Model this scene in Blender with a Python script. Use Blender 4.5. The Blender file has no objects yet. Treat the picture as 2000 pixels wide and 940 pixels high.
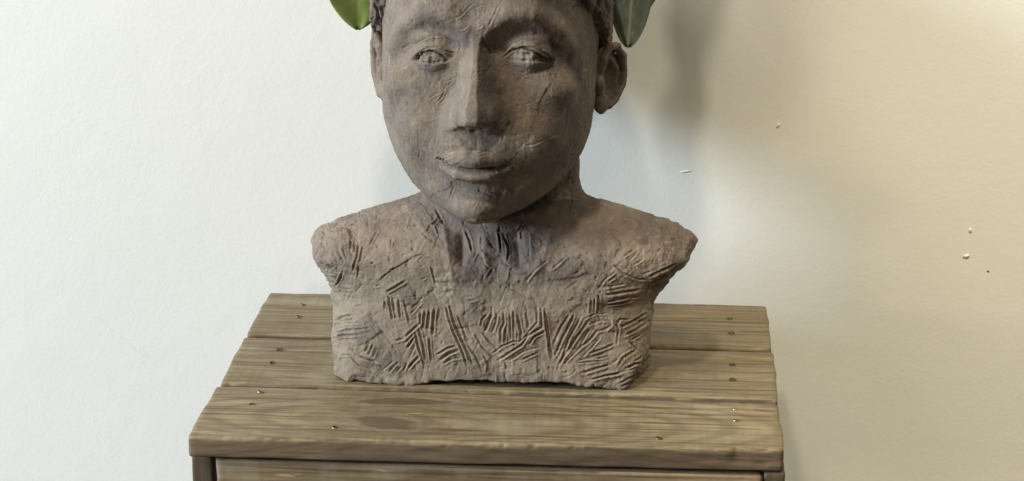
import bpy, bmesh, math, random
import numpy as np
from mathutils import Vector, Matrix

# ------------------------------------------------------------------ camera, world, lamps, exposure
SC = bpy.context.scene
H = 0.45                                    # height of the stool top above the floor (m)
R = math.radians
cam_d = bpy.data.cameras.new('camera'); cam = bpy.data.objects.new('camera', cam_d)
SC.collection.objects.link(cam)
cam_d.sensor_width = 36.0; cam_d.lens = 72.0; cam_d.clip_start = 0.05; cam_d.clip_end = 50
cam.location = (0.1142, -1.2569, 0.5577 + H)
cam.rotation_euler = (R(90 - 18.19), 0, R(4.32))
SC.camera = cam

world = bpy.data.worlds.new('World'); SC.world = world
world.use_nodes = True
bg = world.node_tree.nodes['Background']
bg.inputs['Color'].default_value = (1.0, 0.95, 0.86, 1); bg.inputs['Strength'].default_value = 0.02


def lamp(name, kind, loc, target, energy, color, size=0.1, size_y=None, cone=None, blend=0.5):
    d = bpy.data.lights.new(name, kind); o = bpy.data.objects.new(name, d)
    SC.collection.objects.link(o)
    d.energy = energy; d.color = color
    if kind == 'AREA':
        d.shape = 'RECTANGLE'; d.size = size; d.size_y = size_y or size
    else:
        d.shadow_soft_size = size
    if kind == 'SPOT':
        d.spot_size = R(cone); d.spot_blend = blend
    o.location = loc
    v = Vector(target) - Vector(loc)
    o.rotation_euler = v.to_track_quat('-Z', 'Y').to_euler()
    return o


# steep warm ceiling lamp, cool daylight raking along the wall from a window at the left, a warm lamp low at the left
lamp('ceiling_lamp', 'AREA', (-0.34, -0.72, H + 2.3), (0.03, 0.2, H), 25, (1.0, 0.88, 0.68), 0.17)
lamp('ceiling_lamp_left', 'AREA', (-1.75, -1.05, H + 2.0), (0.0, 0.15, H + 0.1), 22, (1.0, 0.88, 0.70), 0.6)
lamp('window_light', 'AREA', (-4.3, -1.70, H + 1.40), (0.0, 0.28, H + 0.1), 288, (0.74, 0.89, 1.0), 1.0, 1.2)
lamp('room_lamp', 'AREA', (-1.25, -1.40, H + 0.20), (0.1, 0.3, H + 0.15), 4, (1.0, 0.84, 0.53), 0.2)
lamp('wall_fill_spot', 'SPOT', (0.80, -0.70, H + 1.9), (0.52, 0.325, H - 0.13), 158, (1.0, 0.88, 0.58), 0.05, cone=32, blend=1.0)  # added warm spot, no such source seen; brightens only the right wall

SC.view_settings.view_transform = 'Standard'; SC.view_settings.look = 'None'
SC.view_settings.exposure = 0.12; SC.view_settings.gamma = 1.0
SC.cycles.use_denoising = True

# ------------------------------------------------------------------ helpers
C = SC.collection


def mesh_obj(name, me, mat=None, parent=None, loc=(0, 0, 0)):
    o = bpy.data.objects.new(name, me); C.objects.link(o)
    o.location = loc
    if parent: o.parent = parent
    if mat and not me.materials: me.materials.append(mat)
    return o


def empty(name, label, cat, loc, group=None):
    o = bpy.data.objects.new(name, None); C.objects.link(o)
    o.location = loc; o.empty_display_size = 0.02
    o['label'] = label; o['category'] = cat
    if group: o['group'] = group
    return o


def pydata(name, v, f, smooth=True):
    me = bpy.data.meshes.new(name)
    me.from_pydata(v.tolist() if hasattr(v, 'tolist') else v, [], f.tolist() if hasattr(f, 'tolist') else f)
    me.update()
    if smooth: me.polygons.foreach_set('use_smooth', np.ones(len(me.polygons), dtype=bool))
    return me


class N:
    """tiny node-tree helper"""
    def __init__(s, name):
        s.m = bpy.data.materials.new(name); s.m.use_nodes = True
        s.t = s.m.node_tree; s.b = s.t.nodes['Principled BSDF']

    def n(s, typ, **kw):
        nd = s.t.nodes.new(typ)
        ins = kw.pop('ins', {})
        for k, v in kw.items(): setattr(nd, k, v)
        for k, v in ins.items():
            if hasattr(v, 'is_output'): s.t.links.new(v, nd.inputs[k])
            else: nd.inputs[k].default_value = v
        return nd

    def link(s, a, b): s.t.links.new(a, b)

    def obj(s): return s.n('ShaderNodeTexCoord').outputs['Object']

    def mapping(s, v, scale=(1, 1, 1), loc=(0, 0, 0), rot=(0, 0, 0)):
        return s.n('ShaderNodeMapping', ins={'Vector': v, 'Scale': scale, 'Location': loc, 'Rotation': rot}).outputs[0]

    def noise(s, v, scale, detail=4, rough=0.55, dist=0.0):
        return s.n('ShaderNodeTexNoise', ins={'Vector': v, 'Scale': scale, 'Detail': detail, 'Roughness': rough, 'Distortion': dist}).outputs[0]

    def ramp(s, f, stops):
        r = s.n('ShaderNodeValToRGB', ins={'Fac': f}); e = r.color_ramp.elements
        while len(e) < len(stops): e.new(0.5)
        for k, (p, c) in enumerate(stops):
            e[k].position = p; e[k].color = (c, c, c, 1) if isinstance(c, (int, float)) else (*c, 1)
        return r.outputs[0]

    def mix(s, f, a, b, mode='MIX'):
        nd = s.n('ShaderNodeMix', data_type='RGBA', blend_type=mode)
        for i, v in ((0, f), (6, a), (7, b)):
            if hasattr(v, 'is_output'): s.t.links.new(v, nd.inputs[i])
            else: nd.inputs[i].default_value = v if i == 0 else (*v, 1)
        return nd.outputs[2]

    def math(s, op, a, b=0.0, clamp=False):
        nd = s.n('ShaderNodeMath', operation=op, use_clamp=clamp)
        for i, v in ((0, a), (1, b)):
            if hasattr(v, 'is_output'): s.t.links.new(v, nd.inputs[i])
            else: nd.inputs[i].default_value = v
        return nd.outputs[0]

    def bump(s, h, strength, dist, normal=None):
        nd = s.n('ShaderNodeBump', ins={'Height': h, 'Strength': strength, 'Distance': dist})
        if normal: s.t.links.new(normal, nd.inputs['Normal'])
        return nd.outputs[0]

    def out(s, color, rough, normal=None, spec=None):
        for k, v in (('Base Color', color), ('Roughness', rough), ('Normal', normal)):
            if v is None: continue
            if hasattr(v, 'is_output'): s.t.links.new(v, s.b.inputs[k])
            else: s.b.inputs[k].default_value = (*v, 1) if isinstance(v, tuple) else v
        if spec is not None: s.b.inputs['Specular IOR Level'].default_value = spec
        return s.m


# ------------------------------------------------------------------ materials
def clay_material():
    k = N('grey_brown_clay'); v = k.obj()
    a = k.noise(v, 22, 5, 0.6, 0.6)
    b = k.noise(k.mapping(v, loc=(3, 1, 7)), 45, 6, 0.65, 0.4)
    c = k.noise(k.mapping(v, loc=(9, 4, 2)), 330, 3, 0.7)
    col = k.mix(k.ramp(a, [(0.36, 0), (0.62, 1)]), (0.122, 0.092, 0.077), (0.215, 0.172, 0.140))
    col = k.mix(k.ramp(b, [(0.50, 0), (0.62, 0.8)]), col, (0.140, 0.114, 0.107))
    col = k.mix(k.ramp(k.noise(k.mapping(v, loc=(5, 5, 5)), 30, 4, 0.6), [(0.58, 0), (0.72, 0.6)]), col, (0.180, 0.140, 0.098))
    col = k.mix(k.ramp(c, [(0.35, 0.0), (0.75, 0.35)]), col, (0.32, 0.27, 0.22))
    # wetter, greyer and drier, sandier pats, plus light and shade painted on the bust
    at = k.n('ShaderNodeAttribute', attribute_name='pat_and_light')
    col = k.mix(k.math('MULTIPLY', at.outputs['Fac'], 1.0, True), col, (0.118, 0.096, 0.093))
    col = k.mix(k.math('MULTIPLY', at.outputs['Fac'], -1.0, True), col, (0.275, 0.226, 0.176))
    d = k.noise(k.mapping(v, scale=(1, 1, 0.35), rot=(0, 0.5, 0)), 120, 4, 0.7, 0.3)
    col = k.mix(k.ramp(d, [(0.56, 0), (0.72, 0.5)]), col, (0.36, 0.305, 0.25))
    h1 = k.noise(v, 520, 5, 0.7)
    h2 = k.noise(k.mapping(v, scale=(1, 1, 0.4)), 150, 4, 0.6, 0.5)
    nrm = k.bump(h2, 0.6, 0.0014)
    nrm = k.bump(h1, 0.75, 0.0007, nrm)
    return k.out(col, k.ramp(b, [(0.3, 0.72), (0.7, 0.92)]), nrm, 0.25)


def wall_material():
    k = N('white_wall_paint'); v = k.obj()
    a = k.noise(v, 2.2, 3, 0.5)
    col = k.mix(k.ramp(a, [(0.35, 0), (0.7, 1)]), (0.80, 0.795, 0.775), (0.835, 0.83, 0.815))
    # old scuffs on the paint: two faint rubbed lines low at the left
    spx = k.n('ShaderNodeSeparateXYZ', ins={0: v}); wv = k.math('MULTIPLY', k.math('SUBTRACT', k.noise(v, 40, 3), 0.5), 0.006)
    for (ax, az, bx, bz, hw) in ((-0.3555, H - 0.038, -0.3035, H - 0.086, 0.0010), (-0.326, H - 0.066, -0.298, H - 0.083, 0.0007)):
        L = math.hypot(bx - ax, bz - az); ux, uz = (bx - ax) / L, (bz - az) / L
        dx, dz = k.math('SUBTRACT', spx.outputs[0], ax), k.math('SUBTRACT', spx.outputs[2], az)
        al = k.math('ADD', k.math('MULTIPLY', dx, ux), k.math('MULTIPLY', dz, uz))
        ac = k.math('ADD', k.math('SUBTRACT', k.math('MULTIPLY', dx, -uz), k.math('MULTIPLY', dz, -ux)), wv)
        m1 = k.math('SUBTRACT', 1.0, k.math('DIVIDE', k.math('ABSOLUTE', ac), hw), True)
        m2 = k.math('MULTIPLY', k.math('DIVIDE', al, 0.008, True), k.math('DIVIDE', k.math('SUBTRACT', L, al), 0.008, True))
        col = k.mix(k.math('MULTIPLY', k.math('MULTIPLY', m1, m2), k.ramp(k.noise(v, 160, 2), [(0.35, 0.05), (0.6, 0.28)])), col, (0.55, 0.54, 0.52))
    h1 = k.noise(k.mapping(v, loc=(2, 0, 5)), 330, 2, 0.5, 0.3)
    h2 = k.noise(v, 26, 3, 0.5)
    nrm = k.bump(h2, 0.10, 0.004)
    nrm = k.bump(h1, 0.15, 0.0009, nrm)
    return k.out(col, 0.62, nrm, 0.3)


def wood_material(name, light, dark, warm, cathedral=(0.0, 0.05), tilt=0.0, seed=0.0, edge=(0.17, 0.115, 0.075), upright=False, wobble=0.014, figure=None):
    k = N(name); v0 = k.obj()
    if upright: v0 = k.mapping(v0, rot=(0, R(90), 0))
    v = k.mapping(v0, loc=(seed, seed * 0.37, 0))
    wob = k.noise(k.mapping(v, scale=(4.0, 7, 7)), 1.0, 1.5, 0.5)
    sp = k.n('ShaderNodeSeparateXYZ', ins={0: v0})
    # growth rings round a pith that runs at a slight angle through the plank: they surface as arches
    wx = k.math('MULTIPLY', k.math('SUBTRACT', wob, 0.5), wobble)
    yy = k.math('ADD', k.math('SUBTRACT', sp.outputs[1], cathedral[1]), wx)
    xx = k.math('MULTIPLY', k.math('ABSOLUTE', k.math('SUBTRACT', sp.outputs[0], cathedral[0])), tilt)
    zz = k.math('ADD', k.math('ADD', sp.outputs[2], 0.03), xx)
    rr = k.math('SQRT', k.math('ADD', k.math('MULTIPLY', yy, yy), k.math('MULTIPLY', zz, zz)))
    ring = k.math('ADD', k.math('MULTIPLY', k.math('SINE', k.math('MULTIPLY', rr, 1150)), 0.5), 0.5)
    ring = k.ramp(ring, [(0.45, 0), (0.97, 1)])
    fine = k.noise(k.mapping(v, scale=(4.5, 300, 300)), 1.0, 3, 0.6, 0.25)
    streak = k.noise(k.mapping(v, scale=(4.5, 75, 75)), 1.0, 6, 0.68, 0.4)
    patch = k.noise(k.mapping(v, scale=(8, 24, 24)), 1.0, 6, 0.66, 0.8)
    col = k.mix(k.ramp(streak, [(0.36, 0), (0.60, 1)]), dark, light)
    col = k.mix(k.math('MULTIPLY', ring, 0.6), col, dark)
    col = k.mix(k.ramp(patch, [(0.52, 0), (0.72, 0.65)]), col, warm)
    col = k.mix(k.ramp(fine, [(0.51, 0.0), (0.63, 0.75)]), col, tuple(c * 0.45 for c in dark))
    grey = k.noise(k.mapping(v, scale=(12, 30, 30), loc=(4, 4, 4)), 1.0, 5, 0.65)
    col = k.mix(k.ramp(grey, [(0.52, 0), (0.70, 0.7)]), col, (0.30, 0.265, 0.185))
    if figure:                                      # a branch scar: nested dark flames in the grain
        for fx, fy, ra, rb, sl in figure:
            du = k.math('DIVIDE', k.math('SUBTRACT', sp.outputs[0], fx), ra)
            dv = k.math('DIVIDE', k.math('SUBTRACT', k.math('SUBTRACT', sp.outputs[1], fy), k.math('MULTIPLY', k.math('SUBTRACT', sp.outputs[0], fx), sl)), rb)
            e = k.math('SQRT', k.math('ADD', k.math('MULTIPLY', du, du), k.math('MULTIPLY', dv, dv)))
            e = k.math('ADD', e, k.math('MULTIPLY', k.math('SUBTRACT', k.noise(k.mapping(v, scale=(30, 70, 70)), 1.0, 4, 0.65), 0.5), 0.95))
            core = k.ramp(e, [(0.0, 0.9), (0.42, 0.85), (0.60, 0.2), (0.70, 0.55), (0.78, 0.08), (0.90, 0.35), (0.98, 0.0)])
            col = k.mix(core, col, tuple(c * 0.62 for c in dark))
            rim = k.ramp(e, [(0.50, 0), (0.64, 0.28), (0.76, 0), (0.80, 0)])
            col = k.mix(rim, col, (0.30, 0.27, 0.22))
    # crosswise saw marks
    saw = k.math('ADD', k.math('MULTIPLY', k.noise(k.mapping(v, scale=(170, 9, 9)), 1.0, 2, 0.5), 0.8), k.math('MULTIPLY', k.noise(k.mapping(v, scale=(14, 14, 14)), 1.0, 2, 0.5), 0.25))
    col = k.mix(k.ramp(saw, [(0.52, 0), (0.68, 0.24)]), col, tuple(c * 0.7 for c in dark))
    # weathered front edges are browner: the stain stays where hands and feet wore the finish off
    # scuffs where bare wood shows
    sc = k.noise(k.mapping(v, scale=(22, 160, 160), loc=(8, 2, 1)), 1.0, 3, 0.6)
    col = k.mix(k.ramp(sc, [(0.67, 0), (0.73, 0.8)]), col, (0.44, 0.34, 0.21))
    at = k.n('ShaderNodeAttribute', attribute_name='edge_wear')
    col = k.mix(k.math('MULTIPLY', at.outputs['Fac'], 0.85), col, k.mix(k.ramp(streak, [(0.35, 0), (0.65, 1)]), tuple(c * 0.55 for c in edge), edge))
    at2 = k.n('ShaderNodeAttribute', attribute_name='bare_wood')
    col = k.mix(k.math('MULTIPLY', at2.outputs['Fac'], k.ramp(k.noise(k.mapping(v, scale=(60, 200, 200)), 1.0, 4, 0.7), [(0.5, 0), (0.66, 0.6)])), col, (0.36, 0.27, 0.16))
    hh = k.math('SUBTRACT', k.math('ADD', k.math('MULTIPLY', saw, 0.2), k.math('MULTIPLY', streak, 0.5)), k.math('ADD', k.math('MULTIPLY', ring, 0.20), k.math('MULTIPLY', fine, 0.55)))
    nrm = k.bump(hh, 0.6, 0.0009)
    return k.out(col, k.ramp(streak, [(0.3, 0.44), (0.7, 0.66)]), nrm, 0.35)


def plain(name, col, rough, metal=0.0, spec=0.5):
    k = N(name); v = k.obj()
    f = k.noise(v, 900, 3, 0.6)
    k.b.inputs['Metallic'].default_value = metal
    return k.out(k.mix(k.ramp(f, [(0.35, 0), (0.65, 1)]), tuple(c * 0.75 for c in col), col), rough, k.bump(f, 0.2, 0.0003), spec)


def leaf_material(name, base, pale, back):
    k = N(name); v = k.obj()
    f = k.noise(v, 60, 4, 0.6); f2 = k.noise(v, 240, 3, 0.6)
    col = k.mix(k.ramp(f, [(0.35, 0), (0.68, 1)]), base, tuple(min(1, c * 1.5) for c in base))
    col = k.mix(k.ramp(f2, [(0.5, 0), (0.75, 0.4)]), col, tuple(c * 0.7 for c in base))
    at = k.n('ShaderNodeAttribute', attribute_name='vein')
    col = k.mix(k.math('MULTIPLY', at.outputs['Fac'], 0.95), col, pale)
    k.b.inputs['Subsurface Weight'].default_value = 0.0
    return k.out(col, 0.42, k.bump(f2, 0.25, 0.0006), 0.4)


M_CLAY = clay_material()
M_WALL = wall_material()
M_BRASS = plain('brass_nail', (0.42, 0.31, 0.15), 0.5, 1.0)
M_IRON = plain('rusty_nail', (0.075, 0.05, 0.035), 0.6, 0.4)
M_RIM = plain('dull_brass_nail', (0.22, 0.16, 0.08), 0.45, 0.8)
M_CHIP = plain('white_filler', (0.84, 0.84, 0.82), 0.6)
M_DARK = plain('dark_fleck', (0.06, 0.05, 0.045), 0.7)
M_FLOOR = plain('grey_floor_paint', (0.13, 0.12, 0.11), 0.6)

# ------------------------------------------------------------------ sculpting tools: a small implicit-surface kit (millimetres)
_rng = np.random.default_rng(7)


def hash3(ix, iy, iz, seed):
    n = (ix.astype(np.uint32) * np.uint32(374761393) + iy.astype(np.uint32) * np.uint32(668265263)
         + iz.astype(np.uint32) * np.uint32(2147483647) + np.uint32(seed) * np.uint32(974711))
    n = (n ^ (n >> np.uint32(13))) * np.uint32(1274126177)
    n = n ^ (n >> np.uint32(16))
    return (n & np.uint32(0xFFFF)).astype(np.float32) / 32767.5 - 1.0


def vnoise(P, scale, seed=0):
    """smooth value noise in -1..1, feature size `scale` mm"""
    q = P / np.asarray(scale, dtype=np.float32)
    i = np.floor(q).astype(np.int64); f = (q - i).astype(np.float32)
    i = (i + 100000)
    f = f * f * f * (f * (f * 6 - 15) + 10)
    r = 0
    for dx in (0, 1):
        wx = f[:, 0] if dx else 1 - f[:, 0]
        for dy in (0, 1):
            wy = f[:, 1] if dy else 1 - f[:, 1]
            for dz in (0, 1):
                wz = f[:, 2] if dz else 1 - f[:, 2]
                r = r + wx * wy * wz * hash3(i[:, 0] + dx, i[:, 1] + dy, i[:, 2] + dz, seed)
    return r


def smin(a, b, k):
    h = np.clip(0.5 + 0.5 * (b - a) / k, 0, 1)
    return b + (a - b) * h - k * h * (1 - h)


def smax(a, b, k): return -smin(-a, -b, k)


def ell(P, c, r):
    q = (P - np.float32(c)) / np.float32(r)
    l = np.sqrt((q * q).sum(1)) + 1e-6
    g = np.sqrt(((q / np.float32(r)) ** 2).sum(1)) + 1e-6
    return l * (l - 1) / g


def cap(P, a, b, ra, rb=None):
    rb = ra if rb is None else rb
    a = np.float32(a); d = np.float32(b) - a
    t = np.clip(((P - a) @ d) / (d @ d), 0, 1)
    return np.sqrt(((P - a - t[:, None] * d) ** 2).sum(1)) - (ra + (rb - ra) * t)


def chain(P, pts, r):
    d = None
    for a, b in zip(pts[:-1], pts[1:]):
        e = cap(P, a[:3], b[:3], a[3] if len(a) > 3 else r, b[3] if len(b) > 3 else r)
        d = e if d is None else np.minimum(d, e)
    return d


class Loft:
    """stack of superellipse sections (z, xl, xr, yf, yb, n), smoothed along z"""
    def __init__(s, rows, blur=3.0):
        t = np.array(sorted(rows), dtype=np.float64)
        z = np.arange(t[0, 0], t[-1, 0] + .25, 0.5)
        g = np.exp(-0.5 * (np.arange(-20, 21) * 0.5 / blur) ** 2); g /= g.sum()
        s.z = z; s.t = []
        for c in range(1, 6):
            y = np.interp(z, t[:, 0], t[:, c])
            yp = np.concatenate([2 * y[0] - y[20:0:-1], y, 2 * y[-1] - y[-2:-22:-1]])
            s.t.append(np.convolve(yp, g, 'valid'))

    def __call__(s, P, capk=3.0, zlo=None):
        z = P[:, 2]
        xl, xr, yf, yb, n = [np.interp(z, s.z, c).astype(np.float32) for c in s.t]
        a = np.maximum((xr - xl) / 2, 2); b = np.maximum((yb - yf) / 2, 2)
        u = np.abs(P[:, 0] - (xl + xr) / 2) / a + 1e-4; v = np.abs(P[:, 1] - (yf + yb) / 2) / b + 1e-4
        r = np.maximum((u ** n + v ** n) ** (1 / n), 0.05)
        g = np.sqrt((u ** (n - 1) / a) ** 2 + (v ** (n - 1) / b) ** 2) * r ** (1 - n)
        d = (r - 1) / np.maximum(g, 1e-4)
        d = np.maximum(d, -40)
        d = smax(d, z - np.float32(s.z[-1]), capk)
        return smax(d, (np.float32(s.z[0]) if zlo is None else zlo) - z, capk)


def surface_nets(fn, lo, hi, h):
    nx, ny, nz = [int(math.ceil((b - a) / h)) + 1 for a, b in zip(lo, hi)]
    X, Y, Z = np.meshgrid(np.arange(nx), np.arange(ny), np.arange(nz), indexing='ij')
    G = (np.stack([X, Y, Z], -1).reshape(-1, 3) * h + np.array(lo)).astype(np.float32)
    F = np.concatenate([fn(G[k:k + 400000]) for k in range(0, len(G), 400000)]).reshape(nx, ny, nz)
    S = F < 0
    cs = [S[i:nx - 1 + i, j:ny - 1 + j, k:nz - 1 + k] for i in (0, 1) for j in (0, 1) for k in (0, 1)]
    tot = sum(c.astype(np.int8) for c in cs)
    act = (tot > 0) & (tot < 8)
    ids = -np.ones(act.shape, dtype=np.int64); cells = np.argwhere(act); ids[act] = np.arange(len(cells))
    acc = np.zeros((len(cells), 3)); cnt = np.zeros(len(cells))
    corners = [(i, j, k) for i in (0, 1) for j in (0, 1) for k in (0, 1)]
    fv = {c: F[cells[:, 0] + c[0], cells[:, 1] + c[1], cells[:, 2] + c[2]] for c in corners}
    for a in corners:
        for ax in range(3):
            if a[ax]: continue
            b = list(a); b[ax] = 1; b = tuple(b)
            fa, fb = fv[a], fv[b]; m = (fa < 0) != (fb < 0)
            t = np.where(m, fa / np.where(m, fa - fb, 1), 0)
            p = np.repeat(np.array([a], float), len(cells), 0); p[:, ax] += t
            acc[m] += p[m]; cnt[m] += 1
    V = (cells + acc / cnt[:, None]) * h + np.array(lo)
    quads = []
    for ax in range(3):
        sl0 = [slice(None)] * 3; sl1 = [slice(None)] * 3
        sl0[ax] = slice(0, -1); sl1[ax] = slice(1, None)
        A, B = S[tuple(sl0)], S[tuple(sl1)]
        e = np.argwhere(A != B)
        o1, o2 = [(1, 2), (2, 0), (0, 1)][ax]
        ok = (e[:, o1] > 0) & (e[:, o2] > 0)
        e = e[ok]; inside = A[tuple(e.T)]
        def cid(d1, d2):
            q = e.copy(); q[:, o1] -= d1; q[:, o2] -= d2
            q = np.minimum(q, np.array(act.shape) - 1)
            return ids[tuple(q.T)]
        q = np.stack([cid(0, 0), cid(1, 0), cid(1, 1), cid(0, 1)], 1)
        q[~inside] = q[~inside][:, ::-1]
        quads.append(q)
    Q = np.concatenate(quads)
    return V.astype(np.float32), Q[(Q >= 0).all(1)]


def grad(fn, P, e=0.4):
    k = np.float32([[1, -1, -1], [-1, -1, 1], [-1, 1, -1], [1, 1, 1]])
    g = sum(kk[None] * fn(P + kk * e)[:, None] for kk in k)
    return g / (4 * e)


def project(fn, V, steps=1):
    for _ in range(steps):
        g = grad(fn, V); l2 = np.maximum((g * g).sum(1), 0.09)
        st = np.clip(fn(V) / l2, -1.5, 1.5)
        V = V - g * st[:, None]
    return V


def subdivide(V, polys, mask):
    """split the masked quads in four; quads touching them become n-gons. polys: (N,4) array + list of leftovers"""
    Q = polys
    E = np.stack([Q, np.roll(Q, -1, 1)], -1).reshape(-1, 2)
    Es = np.sort(E, 1); key = Es[:, 0] * (len(V) + 1) + Es[:, 1]
    mm = np.repeat(mask, 4)
    uk, inv = np.unique(key, return_inverse=True)
    used = np.zeros(len(uk), bool); used[inv[mm]] = True
    nid = -np.ones(len(uk), np.int64); nid[used] = len(V) + np.arange(used.sum())
    first = np.zeros(len(uk), np.int64); first[inv] = np.arange(len(inv))
    mids = (V[Es[first[used], 0]] + V[Es[first[used], 1]]) / 2
    cen = V[Q[mask]].mean(1)
    V2 = np.concatenate([V, mids, cen]).astype(np.float32)
    em = nid[inv].reshape(-1, 4); cid = len(V) + len(mids) + np.arange(mask.sum())
    q = Q[mask]; m = em[mask]
    new = np.concatenate([np.stack([q[:, i], m[:, i], cid, m[:, i - 1]], 1) for i in range(4)])
    rest = Q[~mask]; rm = em[~mask]; has = (rm >= 0).any(1)
    keep = rest[~has]; ng = []
    for a, b in zip(rest[has].tolist(), rm[has].tolist()):
        p = []
        for i in range(4):
            p.append(a[i])
            if b[i] >= 0: p.append(b[i])
        ng.append(p)
    return V2, new, keep, ng


def smoothstep(a, b, x):
    t = np.clip((x - a) / (b - a), 0, 1); return t * t * (3 - 2 * t)


# ------------------------------------------------------------------ the clay bust (millimetres; x right, y towards the wall, z up from the stool top)
HEAD_O = np.float32([-10.0, 185.0, 224.0]); HEAD_PITCH, HEAD_YAW = R(12), R(2.0)


def head_rot():
    cp, sp = math.cos(HEAD_PITCH), math.sin(HEAD_PITCH); cy, sy = math.cos(HEAD_YAW), math.sin(HEAD_YAW)
    Rx = np.array([[1, 0, 0], [0, cp, sp], [0, -sp, cp]])      # face (-y) tips up
    Rz = np.array([[cy, sy, 0], [-sy, cy, 0], [0, 0, 1]])     # face turns to the viewer's left
    return (Rz @ Rx).astype(np.float32)


HR = head_rot()


def to_head(P): return (P - HEAD_O) @ HR


HEAD = Loft([(z, -a + np.interp(z, [-118, -106, -90, -75, -60, -45], [1.5, 3.5, 6.0, 5.5, 3, 0.3]), a - (3.0 if z < -80 else 2.0 if z < -70 else 0), yf, yb, n) for z, a, yf, yb, n in [
    (118, 8, 0, 25, 2), (113, 32, -32, 58, 2), (101, 54, -58, 80, 2.1), (85, 66, -71, 90, 2.2), (70, 73, -77, 95, 2.2),
    (50, 77, -81, 97, 2.25), (30, 78.5, -83, 97, 2.3), (15, 78.5, -84, 95, 2.3), (0, 78.3, -81, 92, 2.3), (-15, 77.8, -80, 85, 2.3),
    (-32, 76.8, -80, 72, 2.25), (-46, 75, -80, 58, 2.2), (-61, 72.2, -81, 44, 2.15), (-75, 67.0, -81.5, 30, 2.1), (-87, 59.5, -80, 18, 2.05),
    (-96, 50.5, -79, 8, 2.05), (-105, 37, -77, -6, 2.05), (-112, 22, -72, -22, 2.0), (-118, 10, -64, -36, 2.0)]], 3.0)

NECK = Loft([(60, -58, 58, 132, 214, 2.1), (90, -58, 58, 134, 214, 2.1), (112, -58, 58, 138, 214, 2.1), (121, -56, 56, 142, 214, 2.1), (127, -55, 55, 144, 214, 2.1), (134, -54.5, 54.5, 146, 214, 2.1),
             (145, -55, 55, 149, 216, 2.1), (158, -55, 54.5, 152, 222, 2.1), (175, -57, 57, 155, 230, 2.1), (200, -58, 58, 158, 240, 2.1)], 4.0)

TORSO = Loft([(-3, -118, 108, 97.5, 210, 8), (5, -120, 108, 97.5, 214, 8), (14, -121, 108.5, 98.5, 216, 7), (30, -122, 109, 101.5, 216, 5),
              (45, -123.5, 110, 104, 215, 3.8), (57, -125, 113, 106, 214, 3.1), (66, -129, 121, 107.5, 212, 3.0), (76, -136, 129, 109.5, 209, 3.0), (84, -141.5, 138, 111, 206, 3.2), (91, -140.5, 143, 113.5, 203, 3.0), (98, -131, 139, 118.5, 199, 2.7), (106, -109, 122, 127, 194, 2.4),
              (111, -96, 107, 133, 190, 2.3), (115, -86, 94, 137, 188, 2.3), (119, -74, 78, 141, 186, 2.2), (124, -60, 62, 145, 186, 2.2)], 2.0)


def lidded_eye(q, cx, upper, lower, r=14.5):
    """eyeball with thick lids; upper/lower: lid rims (x, z) in head coordinates"""
    c = np.float32([cx, -67.5, 1.0])
    e = q - c; d = np.sqrt((e * e).sum(1))
    zu = np.interp(q[:, 0], [p[0] for p in upper], [p[1] for p in upper])
    zl = np.interp(q[:, 0], [p[0] for p in lower], [p[1] for p in lower])
    up = smoothstep(-0.5, 0.5, q[:, 2] - zu); dn = smoothstep(-0.6, 0.6, zl - q[:, 2])
    rough = 1.1 * vnoise(q, 2.4, 5)
    bulge = 2.6 * up * np.exp(-((q[:, 2] - zu - 2) / 12) ** 2) + 1.7 * dn
    cut = 1.5 * np.exp(-((q[:, 2] - zu + 0.9) / 0.8) ** 2) * (zu - zl > 0.3)
    return d - (r + bulge - cut + rough * (1 - np.maximum(up, dn)))


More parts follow.
